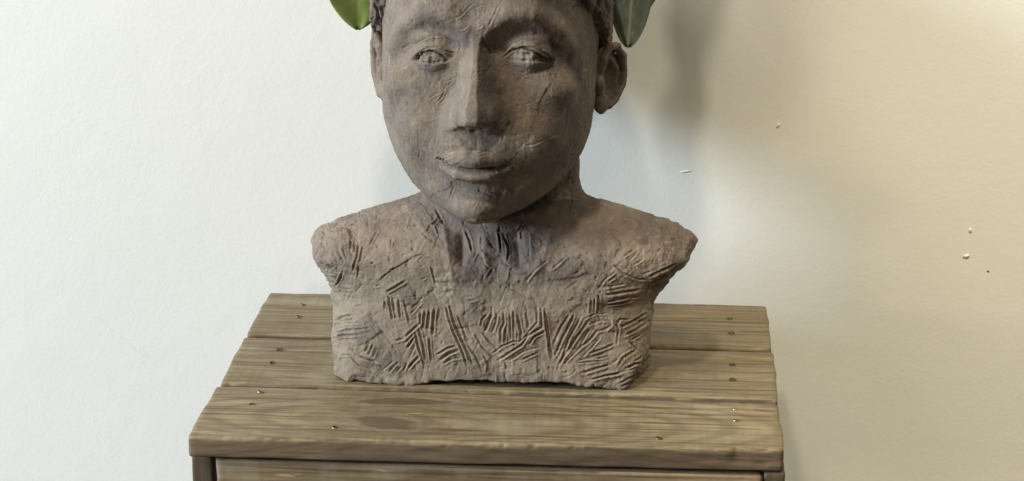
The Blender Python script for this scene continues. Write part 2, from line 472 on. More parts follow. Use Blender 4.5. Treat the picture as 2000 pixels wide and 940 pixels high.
def head_sdf(q):
    d = HEAD(q, 6.0)
    # temples and cheeks: flatter sides, forward cheekbones
    for s in (-1, 1):
        d = smin(d, ell(q, (s * 44, -62, -22), (22, 15, 13)), 16)
        d = smin(d, ell(q, (s * 36, -66, -50), (18, 13, 20)), 14)
    # brow ridge
    for s in (-1, 1):
        d = smin(d, chain(q, [(s * 7, -84.5, 19, 6), (s * 20, -85, 27, 7), (s * 36, -80, 28.5, 7), (s * 52, -66.5, 19, 6), (s * 60, -57, 6, 6)], 6), 10)
    # eye sockets
    for s in (-1, 1):
        d = smax(d, -ell(q, (s * 33, -93, 7), (22, 13, 15)), 7)
        d = smax(d, -ell(q, (s * 18, -95, 5), (9, 15, 11)), 5)
    # forehead centre bulge
    d = smin(d, ell(q, (0, -72, 50), (46, 14, 22)), 18)
    # full lids below the brow
    for s in (-1, 1):
        d = smin(d, ell(q, (s * 32 + 1, -71.5, 11.5), (15.5, 9.5, 7.5)), 4)
    # eyes
    up_, dn_ = np.float32([0, 0, 2.2]), np.float32([0, 0, -1.6])
    d = smin(d, lidded_eye(q + up_, -30.5, [(-46, -1.5), (-43, 0.5), (-38, 4.2), (-32, 6.0), (-27, 4.8), (-21, 1.2), (-14, 0.2)],
                           [(-46, -1.8), (-40, -3.6), (-31, -4.6), (-23, -3.2), (-14, -0.2)]), 2.2)
    d = smin(d, lidded_eye(q + dn_, 34.0, [(15, -2), (19, 1.0), (25, 4.6), (32, 5.2), (40, 3.2), (46, -0.5), (53, -5)],
                           [(15, -2.6), (22, -3.6), (32, -4.8), (42, -4.4), (53, -6)]), 2.2)
    # nose
    # a roof-shaped wedge with a narrow flat ridge, a blocky tip and small wings
    zr = q[:, 2]
    yr = np.interp(zr, [-50, -44, -36, -24, -8, 6, 16, 24], [-104, -106.5, -106, -101.5, -94.5, -89, -87.5, -86]).astype(np.float32)
    th = np.interp(zr, [-48, -38, -25, -8, 8, 22], [0.68, 0.66, 0.57, 0.54, 0.58, 0.75]).astype(np.float32)
    flat = np.interp(zr, [-48, -38, -25, -8, 8, 22], [4.2, 4.2, 2.6, 1.8, 2.2, 4.0]).astype(np.float32)
    roof = smax((np.abs(q[:, 0] - 0.3) - flat) * np.cos(th) - (q[:, 1] - yr) * np.sin(th), (yr - q[:, 1]) * 0.95, 0.9)
    nose = smax(roof, q[:, 2] - 24, 5)
    nose = smax(nose, q[:, 1] + 62, 2)
    nose = smin(nose, ell(q, (-10.8, -91, -40), (5.6, 8, 7)), 3)
    nose = smin(nose, ell(q, (12.0, -91, -40), (5.8, 8, 7)), 3)
    nose = smax(nose, -(q[:, 2] + 48.5 + 0.12 * (q[:, 1] + 95)), 2.0)
    d = smin(d, nose, 3.0)
    d = smax(d, -ell(q, (-6.5, -96, -49.5), (3.6, 5, 2.2)), 1.5)
    d = smax(d, -ell(q, (7, -96, -49.5), (3.6, 5, 2.2)), 1.5)
    # muzzle and mouth
    q = q + np.float32([0, 0, 1.5])
    d = smin(d, ell(q, (0, -72, -64), (30, 18, 22)), 12)
    upper = chain(q, [(-23, -81, -68.0, 1.6), (-13, -89.3, -68.2, 5.0), (-4, -93.4, -67.8, 5.8), (0, -93.6, -68.6, 5.8), (4, -93.4, -67.8, 5.8), (14, -89.3, -68.4, 5.0), (25.5, -81, -68.6, 1.6)], 4)
    # the upper lip is a flat plane cut back underneath
    upper = smax(upper, -(q[:, 2] + 75.3 + 0.38 * (q[:, 1] + 92) - 0.0052 * q[:, 0] ** 2), 0.7)
    lower = chain(q, [(-21, -82.5, -75.6, 2.6), (-10, -87.8, -79.4, 4.8), (0, -89.0, -81.2, 5.2), (10, -87.8, -79.6, 4.8), (22.5, -82.5, -75.6, 2.6)], 4)
    d = smin(d, upper, 1.2)
    d = smin(d, lower, 1.8)
    line = chain(q, [(-26, -80, -68.6, 1.2), (-24.5, -82, -69.2, 1.0), (-12, -91.5, -72.2, 0.9), (0, -94, -75.0, 0.9), (12, -91.5, -72.6, 0.9), (25, -82.5, -70.2, 0.9)], 1)
    d = smax(d, -line, 0.8)
    q = q - np.float32([0, 0, 1.5])
    # philtrum slit, crease under the lower lip
    d = smax(d, -cap(q, (0.3, -91, -51), (0.3, -94, -61.5), 2.4, 1.5), 1.5)
    d = smax(d, -chain(q, [(-13, -88.5, -88, 2.5), (0, -91.5, -90, 4), (13, -88.5, -88.5, 2.5)], 3), 4)
    d = smin(d, ell(q, (0, -72, -104), (16, 13, 11)), 9)
    # hollows beside the nose wings down to the mouth corners
    for s in (-1, 1):
        d = smax(d, -cap(q, (s * 21, -96, -38), (s * 33, -92, -64), 6, 6), 7)
    return d


BASE_X = [-125, -118, -95, -60, -40, 0, 30, 48, 60, 80, 95]
BASE_Z = [1.5, 0.6, 0.0, 0.3, 4.2, 4.8, 4.4, 5.4, 3.0, 0.2, 0.0]


def bust_sdf(P):
    d = smin(head_sdf(to_head(P)), NECK(P, 4.0), 3.0)
    t = TORSO(P, 2.0, np.interp(P[:, 0], BASE_X, BASE_Z).astype(np.float32) * np.clip((150 - P[:, 1]) / 30, 0, 1))
    # arms cut off: flat faces that look outwards and a little forward
    t = smax(t, (P[:, 0] - 135) * 0.93 - (P[:, 1] - 140) * 0.22 - (P[:, 2] - 95) * 0.10, 1.5)
    t = smax(t, -(P[:, 0] + 138) * 0.95 - (P[:, 1] - 150) * 0.10 - (P[:, 2] - 95) * 0.05, 2)
    t = smax(t, (P[:, 0] - 92) * 0.954 - (P[:, 1] - 98) * 0.30 - P[:, 2] * 0.36, 2)      # right side tapers in to the front corner
    # hollow at the throat, raised slab below it, dip of the chest under the collar bones
    t = smax(t, -ell(P, (0, 96, 96), (24, 17, 17)), 10)
    d = smin(d, t, 11.0)
    for s in (-1, 1):
        d = smin(d, cap(P, (-3 + s * 50, 174, 168), (-3 + s * 15, 126, 84), 8, 4), 8)
        d = smin(d, cap(P, (-3 + s * 22, 116, 80), (-3 + s * 72, 124, 90), 4, 4), 10)
    d = smin(d, cap(P, (-4, 152, 118), (-4, 134, 92), 15, 12), 8)
    d = smax(d, -ell(P, (-3, 101, 87), (9, 9, 9)), 6)
    return d


def parse(t): return [[float(v) for v in l.split()] for l in t.splitlines()]


def dist_poly(X, Zc, pts):
    """distance and signed side from points to a polyline"""
    best = np.full(len(X), 1e9, np.float32); side = np.zeros(len(X), np.float32); tt = np.zeros(len(X), np.float32)
    n = len(pts) - 1
    for i in range(n):
        ax, az = pts[i]; bx, bz = pts[i + 1]; dx, dz = bx - ax, bz - az; L2 = dx * dx + dz * dz + 1e-9
        t = np.clip(((X - ax) * dx + (Zc - az) * dz) / L2, 0, 1)
        ex, ez = X - ax - t * dx, Zc - az - t * dz
        q = np.sqrt(ex * ex + ez * ez); m = q < best
        best = np.where(m, q, best); L = math.sqrt(L2)
        side = np.where(m, (ex * -dz + ez * dx) / L, side); tt = np.where(m, (i + t) / n, tt)
    return best, side, tt


STYLE = {0: (0.60, 1.30), 1: (0.52, 0.90), 2: (0.6, 0.45), 3: (0.7, -0.7), 4: (1.0, 0.0), 5: (4.2, 2.4), 6: (3.4, -1.2)}    # half width, depth


def carve(V, Nn, U, W, strokes, region, scale=1.0, wscale=1.0):
    """tool marks: grooves with a raised burr along one side, pressed along the surface normal"""
    disp = np.zeros(len(V), np.float32)
    front = region & (Nn[:, 1] < 0.15)
    fi = np.nonzero(front)[0]; u, w = U[fi], W[fi]
    # hand wobble
    J = np.stack([u, w, u * 0], 1)
    u = u + 0.35 * vnoise(J, 9, 91); w = w + 0.35 * vnoise(J, 9, 92)
    out = np.zeros(len(fi), np.float32); rnd = random.Random(3)
    for st in strokes:
        kind = int(st[0]); p = list(zip(st[1::2], st[2::2]))
        hw, dep = STYLE[kind]; hw *= wscale * rnd.uniform(0.85, 1.2); dep *= scale * rnd.uniform(0.8, 1.2)
        xs = [a for a, _ in p]; zs = [b for _, b in p]; pad = 6 if kind < 5 else 11
        m = np.nonzero((u > min(xs) - pad) & (u < max(xs) + pad) & (w > min(zs) - pad) & (w < max(zs) + pad))[0]
        if not len(m): continue
        d, s, t = dist_poly(u[m], w[m], p)
        taper = np.clip(np.minimum(t, 1 - t) * 8 + 0.35, 0, 1)
        if kind == 4:
            out[m] += scale * 0.9 * np.exp(-np.maximum(np.abs(s) - 0, 0) / 4.5) * (s > 0) * smoothstep(5.5, 1, d) - scale * 0.5 * np.exp(-(d / 0.7) ** 2)
            continue
        g = -dep * np.exp(-(d / hw) ** 1.5) * taper
        if kind < 2: g += 0.65 * dep * np.exp(-((s + 2.3 * hw) / (1.1 * hw)) ** 2) * (d < 4 * hw) * taper
        if kind == 0: g += 0.40 * dep * np.exp(-((s - 2.3 * hw) / (1.1 * hw)) ** 2) * (d < 4 * hw) * taper
        out[m] += g
    disp[fi] = out
    return disp


TONE = {}


def smears(V, Nn, U, W, region, n, seed, umin, umax, wmin, wmax, size=(4, 14), h=(0.3, 0.9), tint=1.0):
    """pats of clay dragged on with a thumb or knife: thin wedges with one sharp lip"""
    rnd = random.Random(seed); disp = np.zeros(len(V), np.float32)
    fi = np.nonzero(region & (Nn[:, 1] < 0.3))[0]; u, w = U[fi], W[fi]; out = np.zeros(len(fi), np.float32)
    tone = np.zeros(len(fi), np.float32); J = np.stack([u, w, u * 0], 1); wob = vnoise(J, 3.0, seed + 50); wob2 = vnoise(J, 8.0, seed + 51)
    for _ in range(n):
        cx, cz = rnd.uniform(umin, umax), rnd.uniform(wmin, wmax); L = rnd.uniform(*size); Wd = L * rnd.uniform(0.35, 0.8); a = rnd.uniform(0, 6.283)
        m = np.nonzero((np.abs(u - cx) < L * 1.4) & (np.abs(w - cz) < L * 1.4))[0]
        if not len(m): continue
        ex, ez = u[m] - cx, w[m] - cz; ca, sa = math.cos(a), math.sin(a)
        p = (ex * ca + ez * sa) / L + 0.10 * wob[m] + 0.12 * wob2[m]; q = (-ex * sa + ez * ca) / Wd + 0.15 * wob2[m] + 0.08 * wob[m]
        lip = smoothstep(0.92, 0.80, p) * smoothstep(-1.0, 0.7, p)
        inside = smoothstep(1.0, 0.78, np.abs(q)); out[m] += rnd.uniform(*h) * lip * inside
        cov = inside * smoothstep(0.92, 0.80, p) * smoothstep(-1.0, -0.3, p); tone[m] = tone[m] * (1 - cov) + cov * tint * rnd.choice((-0.6, -0.3, 0.3, 0.6, 0.9)) * (0.65 + 0.5 * wob2[m])
    disp[fi] = out; T0 = TONE.get('t'); T1 = np.zeros(len(V), np.float32); T1[fi] = tone; TONE['t'] = T1 if T0 is None or len(T0) != len(V) else T0 + T1
    return disp

T_STROKES = """5 -23.8 113.6 -24.2 86.4
5 14.9 114.6 17.1 86.4
6 -8.2 113.8 -7.2 84.2
6 -37.1 115.9 -30.5 76.7
6 41.6 119.8 28.6 81.3
0 -117.6 43 -112.4 46.1 -104.1 48
1 -115.3 40.2 -108.6 42 -97.5 42.8
0 -116.7 33.9 -107.9 37.1 -97.6 38.2 -91.7 39.6
0 -118 29.2 -111.2 32.8 -98.5 34
1 -115.6 43.1 -116.1 39.3
1 -94.5 21.5 -91.2 28.8
1 -91.4 19.5 -88.8 27.6
1 -87.8 18.4 -85.7 25.2
0 -98.1 17.7 -87.1 14.6
1 -107.4 24.9 -97.3 18.5 -86.4 13.8
1 -112.4 18.1 -106 18.3 -99.1 11.7 -88.9 7.8
0 -80.4 54.5 -79.9 59.8
0 -77.1 62.8 -74.7 47.6
0 -74.4 62 -73 53.4
0 -70.1 62.2 -68.8 48.6
1 -65.8 61 -64.4 53.7 -62.6 45
1 -60.5 55.4 -52.5 64.3
2 -64.6 64 -57.2 65
0 -54.3 52.3 -54.4 44
0 -51.1 53.2 -52 44.1 -52.8 41.5
0 -48 53.7 -49.3 40.8
0 -44.1 54.2 -45.8 37.6
1 -40.9 55.1 -42.6 46
1 -71.8 31 -67.1 32.4
0 -65.1 34.5 -55.9 43.5
0 -64.8 30.4 -59.2 37.2
0 -63.7 26.2 -59.2 33.9
1 -62.6 18.7 -58.5 27.2
0 -63.5 11.1 -56.3 19.7
0 -58.4 37.2 -55.8 25.6 -52.4 14
0 -55.2 39 -52.3 26.6 -51.6 16.5
0 -48.2 33.4 -46.9 17.5
1 -81.3 9.3 -74.5 15
1 -77 7.3 -71.3 14.2
1 -71.5 7.5 -68.2 11.8
1 -66.7 9.3 -64.6 14
2 -98.1 53.6 -87.3 44.7 -74.3 27.6 -71.2 21.8
2 -94.3 47 -77.4 25.8 -74.4 19.2
3 -102.7 55.9 -97.2 57.7
0 -36.1 57 -33.9 47.7 -28.8 34.4 -23.7 21.9 -21.2 14
0 -33.1 57.1 -30.2 46.2 -24.4 32.1 -20 22 -17.1 14.9
1 -27.2 51 -24.3 42.4 -21.8 33.8
0 -42 21.7 -35.6 26.3 -29.6 28.4
0 -40.6 17.4 -34.9 22.3 -27.8 24.9
1 -38 15.1 -32.7 18.4 -25.6 19.4
1 -20.7 29.1 -15.5 22.1 -11.1 11.9
1 -8.8 21.5 -5.9 15.2 -6.7 9.6
1 -15.5 37.2 -10.3 28.6 -2.2 20.1
1 -10.3 38.9 -5.1 31.9 0.1 27.3
0 -11 44.4 -10.2 49.1 -7.2 52.3
0 -8 40.5 -5 48.5 -3.5 52.4
0 -2.8 39.9 -0.2 47 0.2 52.5
0 3.1 32.2 3.1 41.6 5.3 46.4 5 53.5
0 5.7 32.2 6.4 41.7
0 9.8 52.8 9.8 44.2 10.5 33.9
0 12.3 54.5 12 44.2 12.3 33.2
0 15.7 51.4 17.1 42.8 17.9 40.5 17.2 33.4
1 21.6 53.1 22.7 43.8
0 -2.1 23.7 3.8 29 12 32.8 17.2 33.4 21.6 38.2 28.9 47.1 29.3 56.5
0 1.6 18.6 9 24.4 17.9 30.2 22.3 37.4 32.3 44 32.2 56.6
0 23.8 31.2 26.8 36.8 34.1 40.9
1 9.7 18.9 19.4 25.5 31.2 29
0 18.7 19.9 29 24.2
1 34.4 55.8 35.6 44.1 37.1 32.3 38.7 20.5
1 6 16.4 7.5 12.4
0 41 32 46 44.9 51.5 53.2
0 41.9 23.7 48.6 39.5 54.9 52.8
0 46.2 18.4 51.2 35 59.6 51.6
0 44.5 16 47 21.1 57.2 37 64.7 49
1 48.8 17.5 59 28.8 66.5 43.6
0 58.1 27.9 67.4 36.4 71.6 41.9
1 61.6 22.5 67.5 29.1 73.8 37.5
0 34.4 56.3 36.7 39.1 39.8 21.8
0 67.5 64.9 67.2 56.3
0 69.6 65.8 69.3 56.4
0 72.5 67.7 72.2 56.5
1 63 51.7 70.6 54.6 78.2 54.8
1 64.7 46.3 74 49.7 81.7 49.5
1 71.6 41.9 78.4 43.5 82.1 46.8 81.7 49.5
0 86.2 33.3 87.3 42.4 86 46.9 88.4 51 94.4 50.7
0 89.4 45.6 97.8 49 107 54.3
0 92.4 39.4 100.4 42.8 107.1 46.6
0 96.8 35.8 102.2 38.3 106.4 41.1
0 95.5 34.4 99.9 28.2 90.2 22.4 87.3 17.3
0 65.8 25.4 74.3 28.4 83.6 32.3
1 67.6 22.7 76.9 25.7
1 59 19.7 65.9 21.7 77.8 22.1
1 57.4 17.8 73.6 19.6 81.2 21.2
0 63.4 11.1 71.9 14.5 79.6 16.6
0 68.6 6.1 78 9.2 88.2 11.3
1 79.7 8.3 89.1 12.3 97.6 14.4
0 93.3 15.2 99.2 17.6 103.5 18.2
0 99.2 19.9 104.2 22.8
0 88.4 4 95.1 7.9 100.2 8.9
1 89.3 1.2 98.6 5.2
1 95 15.2 101.7 19.1
2 96 120.9 101.1 114.9
2 101 121.1 107.9 113.3
2 104.4 121.1 112.9 113.4
1 91.3 97.7 97.2 101.5
1 95.6 95.2 100.6 100.2
1 98.2 91.7 104.1 95.4
1 83.8 91.3 89.9 85.2 101.8 81 108.6 81.2
0 109.4 83.9 117.7 88.6 126.9 92.4
0 109.9 78.5 118.7 82.4 123.7 84.7
1 112.9 74.6 119.6 77.9
1 107.2 67.6 109.5 76.7
1 72.2 73 76.4 79.4 83.9 85.9
1 79.8 79.5 84.8 82.8
1 77.3 75 91.7 77.2
0 78.2 69.6 88.4 70.8 102 72.9
0 79.2 64.6 88.5 66.2 102.1 68
0 80 61.9 88.5 63.1 97 65.6
1 80.9 59.7 91.1 60.4
1 126 109.3 128.9 110.7
2 132.5 105 134.2 103.3
1 62 72.8 64.2 71
1 72.9 114.2 74.2 114.7
2 80.2 110.8 84.4 110.9
1 -118.8 109.7 -104.9 116.9
1 -114.5 109.4 -101.8 116.6
2 -109.8 110.7 -98.7 117.5
0 -104.5 103.5 -104.6 97.8
1 -102.2 101.9 -101.5 95.4
0 -99.1 101.2 -100 92.2 -103.4 82.2
1 -95.6 100.1 -97.8 89
1 -98.6 85.6 -100 77.4
2 -101.9 80.6 -102.9 70.7
1 -113.3 95.1 -109.5 88.7
2 -117.2 95 -112.8 85.3
1 -110.1 97.7 -107.1 91.2
2 -126.4 102.2 -120.4 92.5
2 -128.9 96.4 -122.2 86.7
2 -124 104.7 -115.7 94.2
0 -122.4 79.7 -117.6 79.8
0 -123.2 76.8 -118.5 75.2
0 -123.8 71.8 -117.8 72
0 -110.5 80.4 -113.9 72.9 -115.5 70.4
1 -120.7 81.8 -116.7 85.2
1 -90.4 102.2 -88 108 -85.6 110.5
1 -75.6 101 -74.8 104.2
3 -87.8 116.9 -79.2 118.8 -71.4 118.9
0 -78.6 67.2 -72.3 70.7 -65.1 75.8
4 -82.3 77.8 -73.6 84.6 -58.6 94
1 -57.8 92.4 -54.7 95.4 -49.2 95.1
1 -46.2 87 -44 74.7
1 -53.2 86.8 -51.7 87.7
3 -64.5 114.2 -61.7 122.4
1 -53.4 77 -50.2 78.7
2 -113.6 55.5 -107 65.6
2 -110.4 53.9 -103.8 64.9
2 -101.5 65.8 -95.8 72.5
1 -89.2 87.5 -86.8 88.4
1 -86.4 71.5 -84.4 71.6
0 -42.9 127.8 -37.9 118.3
0 -45.4 117.6 -41.1 122.1
1 -43.1 116.2 -41.3 111.4
0 -21.7 113.8 -19.4 108 -17.2 99.3
3 -11.5 110.2 -12.1 98.5 -15.8 91.5
0 1.9 112.5 3.3 100.8
0 6.1 108.7 8.9 101 8.4 93.1
0 15.8 114.7 18.6 118.7
1 17.6 113.8 18.6 109
4 24.1 109.1 23.7 95.5 19.5 92.4
1 -2.8 86 -6.1 80.5
4 -2.8 78.6 8.4 72.5 21.5 65.9
1 -19.7 62.8 -14.1 64
1 52.6 127.2 55.2 138.8
1 40 88.1 49.2 96.1
1 21.4 77.8 27 85.8 36.2 93.8
2 -27.1 79.5 -25.7 74.6
1 -61.3 51.7 -53.6 60.9
2 49.4 72.6 56.8 77.7
2 -45.8 85.9 -44 74.1
4 -10.2 96.6 -7.4 88.8 -2.8 85"""
H_STROKES = """0 -37.4 166.8 -29.2 165.2 -20.3 163.9 -13.2 163.3 -2.5 164.6 12.8 166.1
1 -35.2 169.1 -27.3 172.9 -19.5 175.3 -12.4 174.0 -6.0 176.0 2.8 173.9 11.7 168.6
1 -33.9 161.7 -25.7 156.0 -15.0 153.6 -4.3 155.0 6.4 160.4
1 -58.3 244.7 -54.0 250.5 -44.1 255.6 -34.3 255.8 -26.0 250.9
0 -55.5 241.2 -51.3 244.5 -45.6 247.8 -40.0 247.9 -33.7 244.8 -25.7 243.1
2 -53.1 238.4 -42.6 236.8 -30.3 239.5
1 6.5 244.4 11.0 250.9 19.3 254.5 29.1 253.3
0 6.1 241.2 11.7 246.3 18.7 248.9 27.4 248.7 34.7 244.2 41.7 239.3
2 8.2 240.2 18.7 238.2 32.6 239.2
2 11.7 235.2 25.7 233.0 37.9 236.4
2 -51.4 232.0 -40.9 230.0 -28.6 233.8
2 -13.1 187.1 -12.4 176.9
1 -24.6 252.4 -23.9 247.1 -25.7 243.1
2 69.0 250.4 63.9 239.7 66.9 223.7
1 -36.5 222.7 -30.6 224.9 -24.2 229.4
0 -29 220.9 -26.6 224.1
1 -46.1 211.3 -40.9 214.2 -35.4 216.7 -32.9 222
0 -39.4 209.4 -37 212.3 -34.6 216.3
1 -37.8 208.2 -32.3 212
3 -71 231.3 -70.7 222.9 -68.2 212.5
3 -47.9 195 -34.8 198.5
2 -52.7 192.5 -53.2 181.1 -53.8 166.3
1 -52.5 174.5 -53 168.7
2 -39.5 203.3 -34.7 204.6
2 -58.1 225.6 -62.2 217.4 -63.1 209.3
2 -65.6 202 -53.7 202.2
2 -45 203.2 -41.8 208.1
1 20.7 179.9 26.5 180.8 33.1 183.5
4 29.3 203.9 30.1 209.8 36.2 220.8
1 21.5 208.8 28 211.9
1 16.9 225.5 18.2 228.1 23.9 229.4
2 50.2 206 48.7 194.1
1 -34.2 265.2 -23 269.8 -19.5 273.8 -14.1 278.5
1 -13.7 275.1 -8.8 277.4 -0.6 278
0 -4.5 263.2 -1.1 270.1 2.3 276.6
1 -25 259.9 -21.1 260.2 -18.1 263
2 -21.6 257.5 -19.6 259
1 -13.8 260.3 -8.9 263.1
0 -78 278.8 -79.6 269.4
1 -74.1 266.5 -72.5 269.3
1 -62.1 276.6 -60.6 279.5
1 -56.3 275.2 -55.3 276.7
1 -81.1 270.4 -81.2 266.9
1 -63.9 247.1 -58.4 250.4
2 -32.6 275.5 -29.2 280
0 -31.8 140.2 -28.8 148.5
2 -41.1 153.4 -40 165.7
1 -0.2 143 -12 147.9
1 -22.9 144.6 -17.9 142.6
2 -43.8 131.7 -37 123.6
2 -16 133.4 -13 138.6
2 21.5 180.2 30.2 183.4"""

T_STROKES, H_STROKES = parse(T_STROKES), parse(H_STROKES)


def vert_normals(V, polys_quads, ngons):
    Nn = np.zeros_like(V)
    a = V[polys_quads]
    n = np.cross(a[:, 2] - a[:, 0], a[:, 3] - a[:, 1])
    for i in range(4): np.add.at(Nn, polys_quads[:, i], n)
    l = np.sqrt((Nn ** 2).sum(1)); Nn = Nn / np.maximum(l, 1e-6)[:, None]
    return Nn


def sculpt(name, fn, lo, hi, h, detail, front_levels=2, front=lambda c, n: n[:, 1] < 0.25):
    V, Q = surface_nets(fn, lo, hi, h)
    V = project(fn, V, 2)
    ng = []; keeps = []
    for lev in range(front_levels):
        c = V[Q].mean(1); a = V[Q]; n = np.cross(a[:, 2] - a[:, 0], a[:, 3] - a[:, 1]); n /= np.sqrt((n ** 2).sum(1))[:, None] + 1e-9
        V, new, keep, g = subdivide(V, Q, front(c, n))
        keeps.append(keep); ng += g; Q = new
        V = project(fn, V, 1)
    allq = np.concatenate([Q] + keeps)
    nrm = grad(fn, V); nrm /= np.sqrt((nrm ** 2).sum(1))[:, None] + 1e-6
    TONE.clear(); V = V + nrm * detail(V, nrm)[:, None]
    print(name, len(V))
    me = bpy.data.meshes.new(name)
    faces = allq.tolist() + ng
    me.from_pydata((V * 0.001).tolist(), [], faces); me.update()
    me.polygons.foreach_set('use_smooth', np.ones(len(me.polygons), dtype=bool))
    if 't' in TONE: me.attributes.new('pat_and_light', 'FLOAT', 'POINT').data.foreach_set('value', np.clip(TONE['t'], -1, 1).astype(np.float32))
    return me


def bust_detail(V, Nn):
    # oblique tool direction: the strokes were measured on a plane in front of the clay
    hU, hW = V[:, 0] + 0.09 * (V[:, 1] - 100), V[:, 2] + 0.24 * (V[:, 1] - 100)
    tU, tW = V[:, 0] + 0.09 * (V[:, 1] - 107), V[:, 2] + 0.28 * (V[:, 1] - 107)
    q = to_head(V)
    head = (q[:, 2] > -112) & (q[:, 1] < 20) & ((q[:, 2] + 112) * 1.0 + (-q[:, 1] - 62) * 2.2 + (np.abs(q[:, 0])) * -0.2 > -14) & (V[:, 2] > 118)
    torso = ~head
    d = carve(V, Nn, tU, tW, T_STROKES, torso, 1.15, 1.0)
    d += carve(V, Nn, hU, hW, H_STROKES[:14], head, 0.75, 0.85)
    d += carve(V, Nn, hU, hW, H_STROKES[14:], head, 0.52, 0.75)
    d += smears(V, Nn, tU, tW, torso, 75, 11, -140, 140, 0, 140, (8, 26), (0.35, 0.95), 0.8)
    d += smears(V, Nn, hU, hW, head & (np.abs(q[:, 2] - 3) > 12), 110, 12, -100, 80, 110, 300, (4, 13), (0.16, 0.45), 0.3)
    # fine dry scratches left by the comb and by fingers
    rnd = random.Random(5); fine = []
    for _ in range(330):
        cx, cz = rnd.uniform(-138, 138), rnd.uniform(2, 125)
        a = 3.0 * float(vnoise(np.float32([[cx, cz, 0]]), 34, 71)[0]) + rnd.uniform(-0.35, 0.35) + 0.8; L = rnd.uniform(2.5, 8)
        if cz > 62 and abs(cx) < 75 and rnd.random() < 0.85: continue
        bend = rnd.uniform(-.25, .25) * L
        fine.append([2, cx - L * math.cos(a), cz - L * math.sin(a), cx - bend * math.sin(a), cz + bend * math.cos(a), cx + L * math.cos(a), cz + L * math.sin(a)])
    d += carve(V, Nn, tU, tW, fine, torso, 1.0, 0.85)
    # lumps, chatter, pits
    wt = np.where(head, 0.5, 0.75)
    d += wt * (0.60 * vnoise(V, 11, 1) + 0.36 * vnoise(V, 4.5, 2) + 0.24 * vnoise(V, 1.9, 3))
    pit = vnoise(V, 3.2, 8); d -= wt * 0.8 * smoothstep(0.72, 0.9, pit)
    # ragged shoulders and cut edges
    edge = smoothstep(92, 125, np.abs(V[:, 0] + 2)) * (V[:, 2] < 125)
    d += edge * (1.3 * vnoise(V * np.float32([1, 1, 1.6]), 7, 21) + 0.7 * np.abs(vnoise(V, 2.6, 22)))
    low = smoothstep(12, 2, V[:, 2]); d += low * (1.3 * vnoise(V, 9, 23) + 0.7 * vnoise(V, 3.5, 24))
    # lower chest painted paler to stand in for light; neck toned darker and greyer
    chest_light = smoothstep(112, 45, V[:, 2] + 16 * vnoise(V, 22, 81)) * (0.55 + 0.5 * vnoise(V, 12, 82)) + 0.25 * smoothstep(60, 110, np.abs(V[:, 0])) * torso
    neck_tone = smoothstep(60, 20, np.abs(V[:, 0] - 8)) * smoothstep(60, 92, V[:, 2] + 8 * vnoise(V, 18, 85)) * smoothstep(124, 108, V[:, 2]) * (0.5 + 0.5 * vnoise(V, 11, 83))
    TONE['t'] = TONE['t'] - 0.85 * chest_light.astype(np.float32) * torso + 0.5 * neck_tone.astype(np.float32) * torso + 0.22 * head * smoothstep(0.0, 0.7, vnoise(V, 26, 84)) * smoothstep(-5, 10, V[:, 0] + 10)  # right half of the face also painted darker to stand in for shade
    return d.astype(np.float32)


bust = empty('clay_bust', 'unglazed grey-brown clay portrait bust with comb-scratched chest on wooden stool', 'sculpture', (0, 0, H))
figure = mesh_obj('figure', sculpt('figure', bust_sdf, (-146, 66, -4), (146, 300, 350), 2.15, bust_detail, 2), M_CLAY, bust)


# hair: a lumpy cap of clay behind a slanting hairline
def hair_sdf(P):
    q = to_head(P)
    d = HEAD(q, 6.0) - 7.5 - 1.6 * smoothstep(60, -10, q[:, 0])
    line = 9 - 1.2 * q[:, 2] + 5 * vnoise(q, 9, 31) + 2 * vnoise(q, 4, 32) - q[:, 1]
    d = smax(d, line * 0.62, 4)
    d = smax(d, -26 - 0.25 * (95 - q[:, 1]) - q[:, 2], 6)
    # keep clear of the ears
    return d


def hair_detail(V, Nn):
    q = to_head(V)
    w = q + np.stack([6 * vnoise(q, 14, 41), 6 * vnoise(q, 14, 42), 6 * vnoise(q, 14, 43)], 1)
    ridg = 1 - np.abs(vnoise(w * np.float32([1, 1, 0.55]), 5.5, 44)) * 2
    return (2.0 * ridg + 1.3 * vnoise(q, 7, 45) + 0.5 * vnoise(q, 2, 46) - 1.2).astype(np.float32)


mesh_obj('hair', sculpt('hair', hair_sdf, (-115, 80, 150), (100, 305, 355), 3.0, hair_detail, 2,
                        front=lambda c, n: (c[:, 1] < 235) & (c[:, 2] < 290)), M_CLAY, bust)


